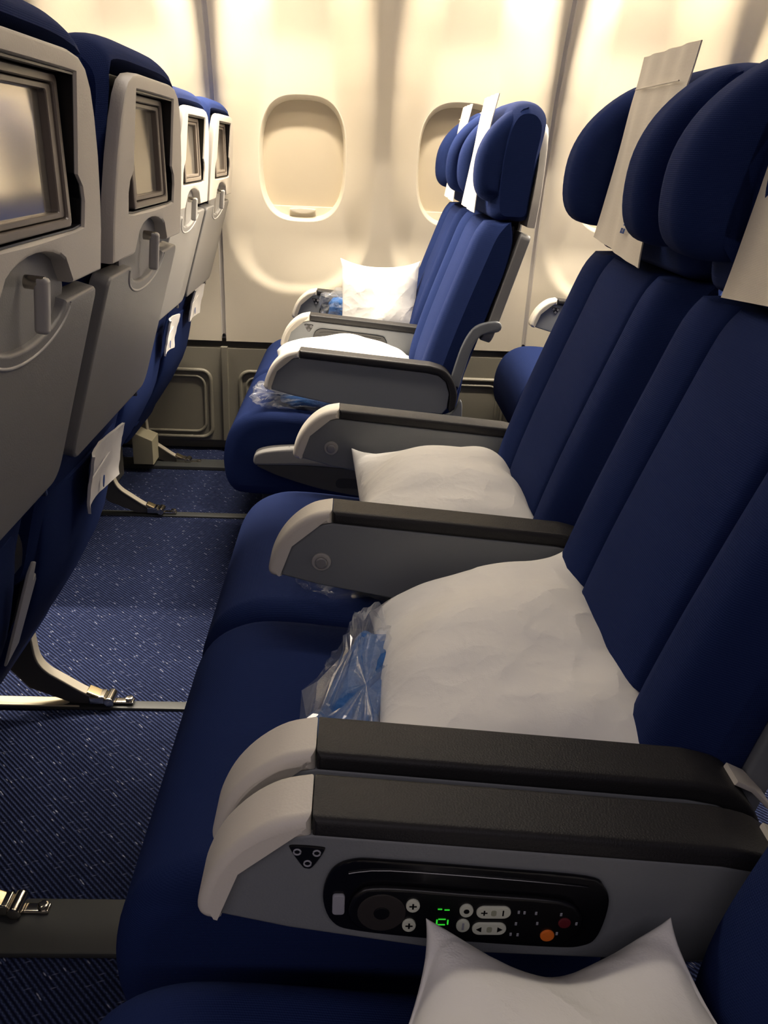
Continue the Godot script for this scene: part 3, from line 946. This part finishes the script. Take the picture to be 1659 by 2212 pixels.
func remote(label: String, at: Vector3, full: bool) -> void:
	# a handset lying in its black cradle in the side of an armrest; at is the armrest's origin
	var r := thing("remote_control", label, "remote control", at)
	var z0 := 0.0218
	var cradle := smooth(P2([-0.010, 0.562, -0.004, 0.588, 0.012, 0.5985, 0.04, 0.598, 0.12, 0.591, 0.190, 0.584, 0.205, 0.574, 0.211, 0.556, 0.207, 0.524, 0.196, 0.5125, 0.17, 0.511, 0.09, 0.5175, 0.02, 0.5265, -0.002, 0.536]), 5)
	put("cradle", extrude(cradle, z0, z0 + 0.0035, 0.0015, 2).mesh(40), M.gloss, r)
	put("cradle_rim", extrude(ccw(smooth(P2([0.012, 0.588, 0.04, 0.5905, 0.12, 0.584, 0.185, 0.577, 0.185, 0.5755, 0.12, 0.5825, 0.04, 0.589, 0.012, 0.5865]), 3)), z0 + 0.003, z0 + 0.0048, 0.0004, 1).mesh(40), M.gloss, r)
	var body := smooth(P2([0.010, 0.553, 0.016, 0.570, 0.034, 0.5765, 0.10, 0.571, 0.17, 0.5645, 0.188, 0.552, 0.190, 0.538, 0.182, 0.523, 0.165, 0.519, 0.09, 0.525, 0.03, 0.532, 0.014, 0.540]), 5)
	var b := put("handset", extrude(body, z0 + 0.003, z0 + 0.0085, 0.0025, 3).mesh(40), M.black, r)
	var zt := z0 + 0.0085
	var pad_ := put("navigation_ring", cyl(Vector3(0.035, 0.5525, zt - 0.001), Vector3(0, 0, 1), 0.0185, 0.0016, 32, 0.0006).mesh(40), mat([46, 42, 40], 0.5), r)
	put("centre_key", cyl(Vector3(0.035, 0.5525, zt), Vector3(0, 0, 1), 0.006, 0.0015, 20, 0.0005).mesh(40), M.black, pad_)
	put("release_key", extrude(rounded(0.0095, 0.020, 0.0025, 3, 0.0022, 0.5565), z0 + 0.003, z0 + 0.0060, 0.001, 2).mesh(40), M.icon, r)
	if not full: return
	for q in [[0.0585, 0.5605, 0.0058], [0.0565, 0.5405, 0.0058], [0.0995, 0.5560, 0.0058], [0.0980, 0.5405, 0.0058]]:
		var k := put("round_key", extrude(ellipse(q[2] * 0.92, q[2] * 1.1, 20, q[0], q[1]), zt - 0.001, zt + 0.0016, 0.0006, 2).mesh(40), M.button, r)
		if q[0] < 0.08:
			put("mark", box(Vector3(q[0] - 0.0028, q[1] - 0.0007, zt + 0.0014), Vector3(q[0] + 0.0028, q[1] + 0.0007, zt + 0.0019), 0.0002).mesh(), M.black, k)
			put("mark", box(Vector3(q[0] - 0.0007, q[1] - 0.0028, zt + 0.0014), Vector3(q[0] + 0.0007, q[1] + 0.0028, zt + 0.0019), 0.0002).mesh(), M.black, k)
		elif q[1] > 0.55:
			put("mark", cyl(Vector3(q[0], q[1], zt + 0.0014), Vector3(0, 0, 1), 0.0022, 0.0005, 14).mesh(), M.black, k)
		else:
			put("mark", box(Vector3(q[0] - 0.0009, q[1] - 0.0036, zt + 0.0014), Vector3(q[0] + 0.0009, q[1] + 0.0036, zt + 0.0019), 0.0002).mesh(), M.icon, k)
	for q in [[0.1205, 0.5545, true], [0.1185, 0.5375, false]]:
		var k := put("rocker_key", extrude(rounded(0.0265, 0.0118, 0.0058, 6, q[0], q[1]), zt - 0.001, zt + 0.0016, 0.0006, 2).mesh(40), M.button, r)
		var z1 := zt + 0.0014; var z2 := zt + 0.0019
		if q[2]:
			put("mark", box(Vector3(q[0] - 0.0098, q[1] - 0.0006, z1), Vector3(q[0] - 0.0048, q[1] + 0.0006, z2), 0.0002).mesh(), M.black, k)
			put("mark", box(Vector3(q[0] - 0.0079, q[1] - 0.0025, z1), Vector3(q[0] - 0.0067, q[1] + 0.0025, z2), 0.0002).mesh(), M.black, k)
			put("mark", box(Vector3(q[0] + 0.0066, q[1] - 0.0028, z1), Vector3(q[0] + 0.0078, q[1] + 0.0028, z2), 0.0002).mesh(), M.black, k)
		else:
			for s in [-1.0, 1.0]:
				put("mark", extrude(ccw(P2([q[0] + s * 0.0102, q[1], q[0] + s * 0.0062, q[1] + 0.0026, q[0] + s * 0.0062, q[1] - 0.0026])), z1, z2).mesh(), M.black, k)
		put("mark", extrude(rounded(0.004, 0.0056, 0.0015, 3, q[0], q[1]), z1, z2).mesh(), mat([150, 152, 130], 0.6), k)
	# the lit digits of the small display
	var d := put("display", extrude(rounded(0.022, 0.036, 0.002, 2, 0.0825, 0.549), zt - 0.001, zt + 0.0003).mesh(), M.black, r)
	var seg := [[-0.0042, 0.0095, 0.0034, 0.0011], [0.0012, 0.0088, 0.0040, 0.0011], [-0.0020, -0.0008, 0.0058, 0.0011], [-0.0022, -0.0064, 0.0058, 0.0011], [-0.0058, -0.0036, 0.0012, 0.0048], [0.0026, -0.0038, 0.0012, 0.0048]]
	for s in seg:
		var c := Vector3(0.0835 + s[0] , 0.5475 + s[1], zt + 0.0006)
		put("lit_digit_segment", box(c - Vector3(s[2], s[3], 0.0004) / 2 * Vector3(1, 1, 1), c + Vector3(s[2], s[3], 0.0004) / 2, 0.0002).mesh(), M.green, d)
	put("orange_key", cyl(Vector3(0.1645, 0.5305, zt - 0.001), Vector3(0, 0, 1), 0.0056, 0.0026, 20, 0.0008).mesh(40), M.orange, r)
	put("red_key", cyl(Vector3(0.1765, 0.5435, zt - 0.001), Vector3(0, 0, 1), 0.0050, 0.0022, 20, 0.0008).mesh(40), M.red, r)
	for q in [[0.140, 0.554], [0.1445, 0.5535], [0.1535, 0.553], [0.139, 0.542], [0.1555, 0.5425], [0.173, 0.552], [0.136, 0.531], [0.1415, 0.5305], [0.186, 0.5425], [0.172, 0.532]]:
		put("small_icon", box(Vector3(q[0] - 0.0009, q[1] - 0.0016, zt - 0.0004), Vector3(q[0] + 0.0009, q[1] + 0.0016, zt + 0.0003), 0.0003).mesh(), M.icon, r)

# ---------------------------------------------------------------- soft things
func pillow(label: String, at: Vector3, b: Basis, half: Vector2, thick: float, sd: int, floor_y: float, shape: Callable, n := 56) -> Node3D:
	var nz := FastNoiseLite.new(); nz.seed = sd; nz.frequency = 4.0; nz.fractal_octaves = 2
	var rg := FastNoiseLite.new(); rg.seed = sd + 50; rg.frequency = 2.6; rg.fractal_type = FastNoiseLite.FRACTAL_RIDGED; rg.fractal_octaves = 2
	var sheet := func(side: float) -> Array:
		var list := []
		for i in n + 1:
			var r := PackedVector3Array()
			for j in n + 1:
				var u := -1.0 + 2.0 * j / n; var v := -1.0 + 2.0 * i / n
				u = sin(u * PI / 2); v = sin(v * PI / 2)
				var e := (1 - u * u) * (1 - v * v)
				var h := thick * pow(maxf(e, 0), 0.42)
				var x := half.x * u * (1 - 0.085 * (1 - v * v) * absf(u))
				var y := half.y * v * (1 - 0.085 * (1 - u * u) * absf(v))
				var rim := pow(maxf(absf(u), absf(v)), 4)
				h *= 1.0 + 0.22 * nz.get_noise_3d(x * 1.0, y, side)
				var cr := rg.get_noise_3d(x + side, y, 0.3 * side)
				h -= 0.016 * (cr - 0.2) * (0.35 + 0.65 * rim) * minf(1.0, e * 30.0)
				var w := 0.006 * nz.get_noise_3d(x * 2.2, y * 2.2, 7.0) * rim
				var p := Vector3(x, y, side * h + w)
				p = shape.call(p, u, v)
				var q: Vector3 = b * p + at
				if q.y < floor_y: q.y = floor_y + (q.y - floor_y) * 0.04
				r.append(q - at)
			list.append(r)
		return list
	var mb := MB.new()
	mb.rows(sheet.call(1.0))
	var o := MB.new()
	o.rows(sheet.call(-1.0))
	for k in range(0, o.t.size(), 3):
		var s := o.t[k]; o.t[k] = o.t[k + 1]; o.t[k + 1] = s
	mb.merge(o)
	var p := put("pillow", mb.mesh(55), M.case)
	p.position = at
	tag(p, label, "pillow", "white pillows left on the seats")
	return p

func blanket_bag(label: String, at: Vector3, b: Basis, size: Vector3, sd: int, fill := 0.72) -> void:
	var t := thing("bagged_blanket", label, "blanket", at, "blue blankets in clear plastic bags")
	t.basis = b
	var nz := FastNoiseLite.new(); nz.seed = sd; nz.frequency = 22.0; nz.fractal_octaves = 3
	var body := func(s: Vector3, amp: float, seg: int, pw: float) -> MB:
		var list := []
		for i in seg + 1:
			var th := PI * i / seg
			var r := PackedVector3Array()
			for k in seg * 2:
				var ph := TAU * k / (seg * 2)
				var d := Vector3(sin(th) * cos(ph), cos(th), sin(th) * sin(ph))
				var q := Vector3(signf(d.x) * pow(absf(d.x), pw), signf(d.y) * pow(absf(d.y), pw), signf(d.z) * pow(absf(d.z), pw))
				var p := q * s
				p += d * amp * nz.get_noise_3dv(p * 1.0 + Vector3.ONE * amp * 50)
				r.append(p)
			list.append(r)
		var mb := MB.new()
		mb.rows(list, true)
		return mb
	put("blanket", body.call(size * Vector3(fill, 0.86, 0.9), 0.012, 20, 0.55).moved(Transform3D(Basis.IDENTITY, Vector3(size.x * (1 - fill) * 0.7, 0, 0))).mesh(60), M.blanket, t)
	put("plastic_wrapper", body.call(size * 1.06, 0.030, 26, 0.42).mesh(12), M.film, t)

func cover(label: String, seat_at: Vector3, free: float, mark: bool, slant := -0.003) -> void:
	var t := thing("headrest_cover", label, "headrest cover", seat_at, "white headrest covers")
	var path := smooth(P2([0.392, 0.962, 0.396, 0.99, 0.402, 1.04, 0.410, 1.10, 0.418, 1.16, 0.426, 1.200, 0.431, 1.214 + 0.020 * free]), 4, false)
	var front := []; var back := []
	var n := path.size()
	for i in n:
		var d := (path[mini(i + 1, n - 1)] - path[maxi(i - 1, 0)]).normalized()
		var nn := Vector2(-d.y, d.x)
		var rf := PackedVector3Array(); var rb := PackedVector3Array()
		for k in 17:
			var z := -0.116 + 0.232 * k / 16.0
			var wob := 0.0025 * sin(z * 46.0 + i * 0.25) * (1 - float(i) / n) + 0.0015 * sin(z * 90.0 + 1.0)
			var skew := slant * (z / 0.116) * (1 - float(i) / n)
			var p := path[i] + nn * wob + Vector2(0, skew)
			var zz := z * (1.0 - 0.06 * sin(PI * i / n))
			rf.append(Vector3(p.x + nn.x * 0.001, p.y, zz)); rb.append(Vector3(p.x - nn.x * 0.001, p.y, zz))
		front.append(rf); back.append(rb)
	var mb := MB.new()
	var loopl := []
	for i in n:
		var r := PackedVector3Array(front[i])
		var q := PackedVector3Array(back[i]); q.reverse()
		r.append_array(q)
		loopl.append(r)
	mb.rows(loopl, true)
	for e in [0, n - 1]:
		var b := mb.v.size()
		for p in front[e]: mb.v.append(p)
		for p in back[e]: mb.v.append(p)
		for k in 16:
			if e == 0: mb.quad(b + k, b + 17 + k, b + 18 + k, b + k + 1)
			else: mb.quad(b + k, b + k + 1, b + 18 + k, b + 17 + k)
	put("cloth", mb.mesh(50), M.cloth, t)
	# hem stitched near the top edge
	var hem := []
	for k in 9:
		var z := -0.094 + 0.188 * k / 8.0
		hem.append(Vector3(0.4215, 1.188, z) + Vector3(-0.0035, 0, 0))
	put("hem", tube(hem, 0.0012, 6).mesh(60), M.cloth, t)
	if mark:
		var z0 := 0.030
		var fr := Transform3D(Basis(Vector3(0, 0, 1), Vector3(0.24, 0.97, 0), Vector3(-0.97, 0.24, 0)), Vector3(0.3925, 0.996, z0))
		var lo := MB.new()
		for k in 4: lo.merge(extrude(ellipse(0.0013, 0.0013, 8, -0.0048 + 0.0032 * k, 0.0098 + (0.001 if k in [1, 2] else 0.0)), 0.0, 0.0006))
		lo.merge(extrude(rounded(0.011, 0.0022, 0.0008, 2, 0, 0.0062), 0.0, 0.0006))
		lo.merge(extrude(rounded(0.0018, 0.0035, 0.0006, 2, 0, 0.0135), 0.0, 0.0006))
		put("printed_crown", lo.moved(fr).mesh(), M.ink, t)
		var tm := TextMesh.new()
		tm.text = "KLM"
		var f := SystemFont.new(); f.font_names = PackedStringArray(["Droid Sans"]); f.font_weight = 700
		tm.font = f
		tm.font_size = 16
		tm.pixel_size = 0.0006
		tm.depth = 0.0006
		put("printed_letters", tm, M.ink, t, fr.translated_local(Vector3(0, -0.0025, 0.0005)))

func paper_bag(label: String, at: Vector3, b: Basis, w: float, h: float, sd: int) -> void:
	var t := thing("paper_bag", label, "paper bag", at, "white paper bags in the seat pockets")
	t.basis = b
	var nz := FastNoiseLite.new(); nz.seed = sd; nz.frequency = 9.0
	var f := []; var bk := []
	for i in 15:
		var r := PackedVector3Array(); var q := PackedVector3Array()
		for j in 11:
			var x := lerpf(-w / 2, w / 2, j / 10.0); var y := lerpf(-h / 2, h / 2, i / 14.0)
			var z := 0.010 * pow(x / w * 2, 2) + 0.006 * nz.get_noise_2d(x, y) + 0.012 * pow(y / h + 0.5, 2)
			r.append(Vector3(x, y, z + 0.0025)); q.append(Vector3(x, y, z - 0.0025))
		f.append(r); bk.append(q)
	var mb := MB.new()
	var l := []
	for i in 15:
		var r := PackedVector3Array(f[i]); var q := PackedVector3Array(bk[i]); q.reverse(); r.append_array(q); l.append(r)
	mb.rows(l, true)
	for e in [0, 14]:
		var b0 := mb.v.size()
		for p in f[e]: mb.v.append(p)
		for p in bk[e]: mb.v.append(p)
		for k in 10:
			if e == 0: mb.quad(b0 + k, b0 + 11 + k, b0 + 12 + k, b0 + k + 1)
			else: mb.quad(b0 + k, b0 + k + 1, b0 + 12 + k, b0 + 11 + k)
	put("sheet", mb.mesh(40), M.paper, t)
	put("fold_flap", extrude(P2([-w / 2 + 0.004, 0.0, w / 2 - 0.004, 0.018, w / 2 - 0.004, 0.020, -w / 2 + 0.004, 0.002]), 0.0105, 0.0125).mesh(), M.paper, t)
	put("printed_mark", extrude(ccw(smooth(P2([0.002, -0.04, 0.007, -0.03, 0.008, -0.02, 0.004, -0.022, 0.0, -0.032]), 3)), 0.0085, 0.0100).mesh(), M.ink, t)

# ---------------------------------------------------------------- the scene
func _ready() -> void:
	view()
	lamps()
	materials()
	shell()
	fittings()
	build_seat_meshes()

	# centre block, row with the pillows
	var s1 := seat("airline_seat", "navy seat by the aisle holding a crumpled pillow, with a crested white headrest cover", Vector3(0, 0, -1.335))
	add_arm(s1, -0.240, "button"); add_leg(s1, -0.166)
	var s2 := seat("airline_seat", "navy seat with the largest pillow, between the recline button armrest and the paired armrests", Vector3(0, 0, -0.835))
	add_arm(s2, -0.250, "button"); add_arm(s2, 0.250); add_leg(s2, -0.11)
	var s3 := seat("airline_seat", "navy seat beside the armrest with the lit remote control", Vector3(0, 0, -0.262))
	add_arm(s3, -0.250, "jack"); add_leg(s3, 0.11)
	put("hinge_arm", G.hinge, M.arm, s2)
	for q in [[s2, 0.250], [s3, -0.250]]:
		put("hinge_cover", extrude(P2([0.336, 0.6015, 0.352, 0.594, 0.370, 0.576, 0.3735, 0.579, 0.354, 0.5985, 0.338, 0.606]), -0.013, 0.013, 0.0015, 2).mesh(40), M.cap, q[0], Transform3D(Basis.IDENTITY, Vector3(0, 0, q[1])))
	remote("black handset with green digits and orange key in the near armrest", Vector3(0, 0, -0.512), true)
	# window pair of the same row
	var w2 := seat("airline_seat", "blue aisle seat of the window pair with a flat pillow behind its armrest", Vector3(WIN_X, 0, -2.32), "", 0.032)
	add_arm(w2, 0.245); add_leg(w2, -0.18)
	put("hinge_arm", G.hinge, M.arm, w2)
	var shr := extrude(smooth(P2([-0.132, 0.362, -0.126, 0.378, -0.10, 0.388, -0.05, 0.394, 0.0, 0.393, 0.14, 0.372, 0.30, 0.352, 0.31, 0.345, 0.30, 0.338, 0.14, 0.345, 0.0, 0.352, -0.11, 0.350, -0.128, 0.352]), 3), 0.246, 0.292, 0.006, 3)
	var sh := put("side_shroud", shr.mesh(45), M.tray, w2)
	put("side_panel", extrude(smooth(P2([-0.118, 0.348, 0.0, 0.350, 0.14, 0.343, 0.30, 0.336, 0.30, 0.25, 0.2, 0.262, 0.12, 0.272, 0.04, 0.286, -0.05, 0.312, -0.10, 0.332]), 3), 0.248, 0.282, 0.004, 2).mesh(45), M.leg, sh)
	put("slot", extrude(rounded(0.10, 0.026, 0.012, 5, 0.125, 0.305), 0.279, 0.2835, 0.001).mesh(40), M.frame, sh)
	put("slot_plate", extrude(rounded(0.05, 0.014, 0.004, 3, -0.02, 0.269), 0.386, 0.3945, 0.001).moved(Transform3D(Basis(Vector3(1, 0, 0), Vector3(0, 0, 1), Vector3(0, 1, 0)), Vector3.ZERO)).mesh(40), M.frame, sh)
	put("arm_bracket", extrude(smooth(P2([0.30, 0.478, 0.34, 0.482, 0.365, 0.495, 0.378, 0.520, 0.384, 0.518, 0.386, 0.49, 0.382, 0.455, 0.33, 0.450, 0.26, 0.456, 0.26, 0.476]), 3), 0.235, 0.256, 0.003, 2).mesh(45), M.arm, w2)
	var w1 := seat("airline_seat", "blue window seat with a plump white pillow standing on it", Vector3(WIN_X, 0, -2.81), "", 0.014)
	add_arm(w1, 0.245, "jack"); add_arm(w1, -0.235, "jack"); add_leg(w1, -0.16)
	remote("black handset in the armrest between the two window pair seats", Vector3(WIN_X, 0, -2.565), false)
	remote("black handset in the armrest against the window wall", Vector3(WIN_X, 0, -3.045), false)
	# row in front, seen from behind
	var front := [
		["seat back with a grey screen and large latch, beside the aisle carpet strip", 0.0, -0.875, -0.10],
		["seat back with a bright narrow screen above the paper bag with a blue mark", 0.0, -1.385, -0.12],
		["seat back of the front window pair on the aisle side, small screen", WIN_X, -2.345, -0.165],
		["seat back of the front window pair nearest the window wall, small screen", WIN_X, -2.836, -0.145]]
	for a in front:
		var s := seat("airline_seat", a[0], Vector3(a[1] - PITCH, 0, a[2]))
		add_arm(s, -0.245 if a[2] > -2.8 else -0.228); add_leg(s, a[3])
		if a[2] == -2.345:
			put("equipment_box", box(Vector3(0.07, 0.012, -0.49), Vector3(0.165, 0.24, -0.37), 0.006).mesh(), M.leg, s)
		if a[2] == -2.836:
			put("equipment_box", extrude(P2([0.185, 0.03, 0.255, 0.03, 0.255, 0.118, 0.20, 0.142, 0.185, 0.142]), -0.145, -0.05, 0.003, 2).mesh(), M.boxm, s)
	# window pair aft of ours
	var a1 := seat("airline_seat", "blue seat cushion by the wall in the row behind, with a chrome buckle", Vector3(WIN_X + PITCH, 0, -2.81))
	add_arm(a1, 0.245); add_arm(a1, -0.235, "jack"); add_leg(a1, -0.16)
	put("belt_buckle", box(Vector3(-0.075, 0.480, 0.02), Vector3(-0.035, 0.498, 0.07), 0.006).mesh(), M.chrome, a1)
	var a2 := seat("airline_seat", "blue aisle seat of the window pair in the row behind", Vector3(WIN_X + PITCH, 0, -2.32))
	add_arm(a2, 0.245); add_leg(a2, -0.18)

	cover("white headrest cover with a small blue crown mark, its top standing up", Vector3(0, 0, -1.335), 1.0, true, -0.010)
	cover("white headrest cover on the seat with the largest pillow", Vector3(0.016, 0, -0.835), 0.4, false, 0.009)
	cover("white headrest cover on the aisle seat of the window pair", Vector3(WIN_X, 0, -2.32), 0.5, false)
	cover("narrow white headrest cover on the window seat before the blind", Vector3(WIN_X, 0, -2.81), 0.5, false)

	# pillows
	var flat := Basis(Vector3(1, 0, 0), Vector3(0, 0, -1), Vector3(0, 1, 0))
	var tilt := flat.rotated(Vector3(0, 0, 1), 0.10)
	pillow("largest white pillow, lying with one corner peaked against the seat back", Vector3(0.182, 0.535, -0.838), flat.rotated(Vector3(0, 0, 1), 0.17), Vector2(0.152, 0.212), 0.080, 3, 0.462, func(p, u, v):
		p.z += 0.075 * pow(maxf(0, u) * maxf(0, v), 4) - 0.022 * maxf(0, v) * maxf(0, -u)
		return p)
	pillow("crumpled white pillow on the aisle seat of the centre block", Vector3(0.160, 0.53, -1.335), tilt, Vector2(0.150, 0.20), 0.096, 8, 0.462, func(p, u, v):
		p.z += 0.055 * pow(maxf(0, -u) * maxf(0, v), 3)
		return p)
	pillow("flat white pillow behind the aisle armrest of the window pair", Vector3(-0.02, 0.525, -2.33), flat.rotated(Vector3(0, 0, 1), -0.03), Vector2(0.20, 0.205), 0.092, 14, 0.462, func(p, u, v): return p)
	pillow("plump bright white pillow standing on the window seat", Vector3(0.085, 0.607, -2.80), Basis(Vector3(1, 0, 0), Vector3(0, 1, 0), Vector3(0, 0, 1)).rotated(Vector3(1, 0, 0), -0.25), Vector2(0.128, 0.155), 0.075, 19, 0.462, func(p, u, v):
		p.y += 0.012 * pow(absf(u), 3) * maxf(0, v)
		return p)
	pillow("white pillow on the seat beside the lit remote control, with two peaked corners", Vector3(0.160, 0.512, -0.285), flat, Vector2(0.125, 0.185), 0.065, 23, 0.462, func(p, u, v):
		p.x *= lerpf(1.15, 0.74, sstep(0.2, 1.0, v))
		p.z += 0.050 * pow(absf(u), 1.6) * pow(maxf(0, v), 2.2)
		return p)
	# blankets
	blanket_bag("blue blanket in clear plastic in front of the largest pillow", Vector3(0.008, 0.508, -0.79), Basis(Vector3(0, 1, 0), -0.22) * Basis(Vector3(0, 0, 1), -0.40), Vector3(0.040, 0.048, 0.16), 41, 0.86)
	blanket_bag("clear plastic bag end under the armrest with the recline button", Vector3(0.03, 0.487, -1.20), Basis(), Vector3(0.09, 0.022, 0.07), 45, 0.55)
	blanket_bag("blue blanket in crinkled plastic under the flat pillow of the window pair", Vector3(-0.12, 0.490, -2.19), Basis(), Vector3(0.12, 0.022, 0.07), 47, 0.7)
	blanket_bag("blue bagged blanket by the window wall armrest", Vector3(-0.06, 0.555, -2.955), Basis(), Vector3(0.04, 0.08, 0.05), 52)
	var card := put("safety_card", extrude(P2([-0.026, -0.085, 0.014, -0.07, 0.028, 0.03, 0.020, 0.042, 0.012, 0.036, 0.006, 0.068, -0.008, 0.075, -0.018, 0.06]), -0.002, 0.002, 0.001, 1).mesh(40), M.lip, null, Transform3D(Basis(Vector3(0, 0, -1), Vector3(0.30, 0.954, 0), Vector3(0.954, -0.30, 0)), Vector3(-0.438, 0.492, -1.045)))
	tag(card, "narrow torn grey card on the seat pocket below the grey screen", "card")
	var mag := put("magazine", box(Vector3(-0.462, 0.62, -1.30), Vector3(-0.446, 0.665, -1.19), 0.002).mesh(), mat([72, 58, 48], 0.6))
	tag(mag, "brown magazine standing in the pocket beside the large paper bag", "magazine")
	# paper in the seat pockets
	var face := Basis(Vector3(0, 0, -1), Vector3(0.06, 0.998, 0), Vector3(0.998, -0.06, 0))
	paper_bag("large white paper bag with a blue mark hanging from a centre seat pocket", Vector3(-0.432, 0.566, -1.408), face, 0.19, 0.10, 2)
	paper_bag("small white paper bag in the front window pair pocket on the aisle side", Vector3(-0.530, 0.578, -2.48), face, 0.12, 0.10, 4)
	paper_bag("small white paper bag in the front pocket nearest the window wall", Vector3(-0.530, 0.603, -2.90), face, 0.17, 0.10, 6)
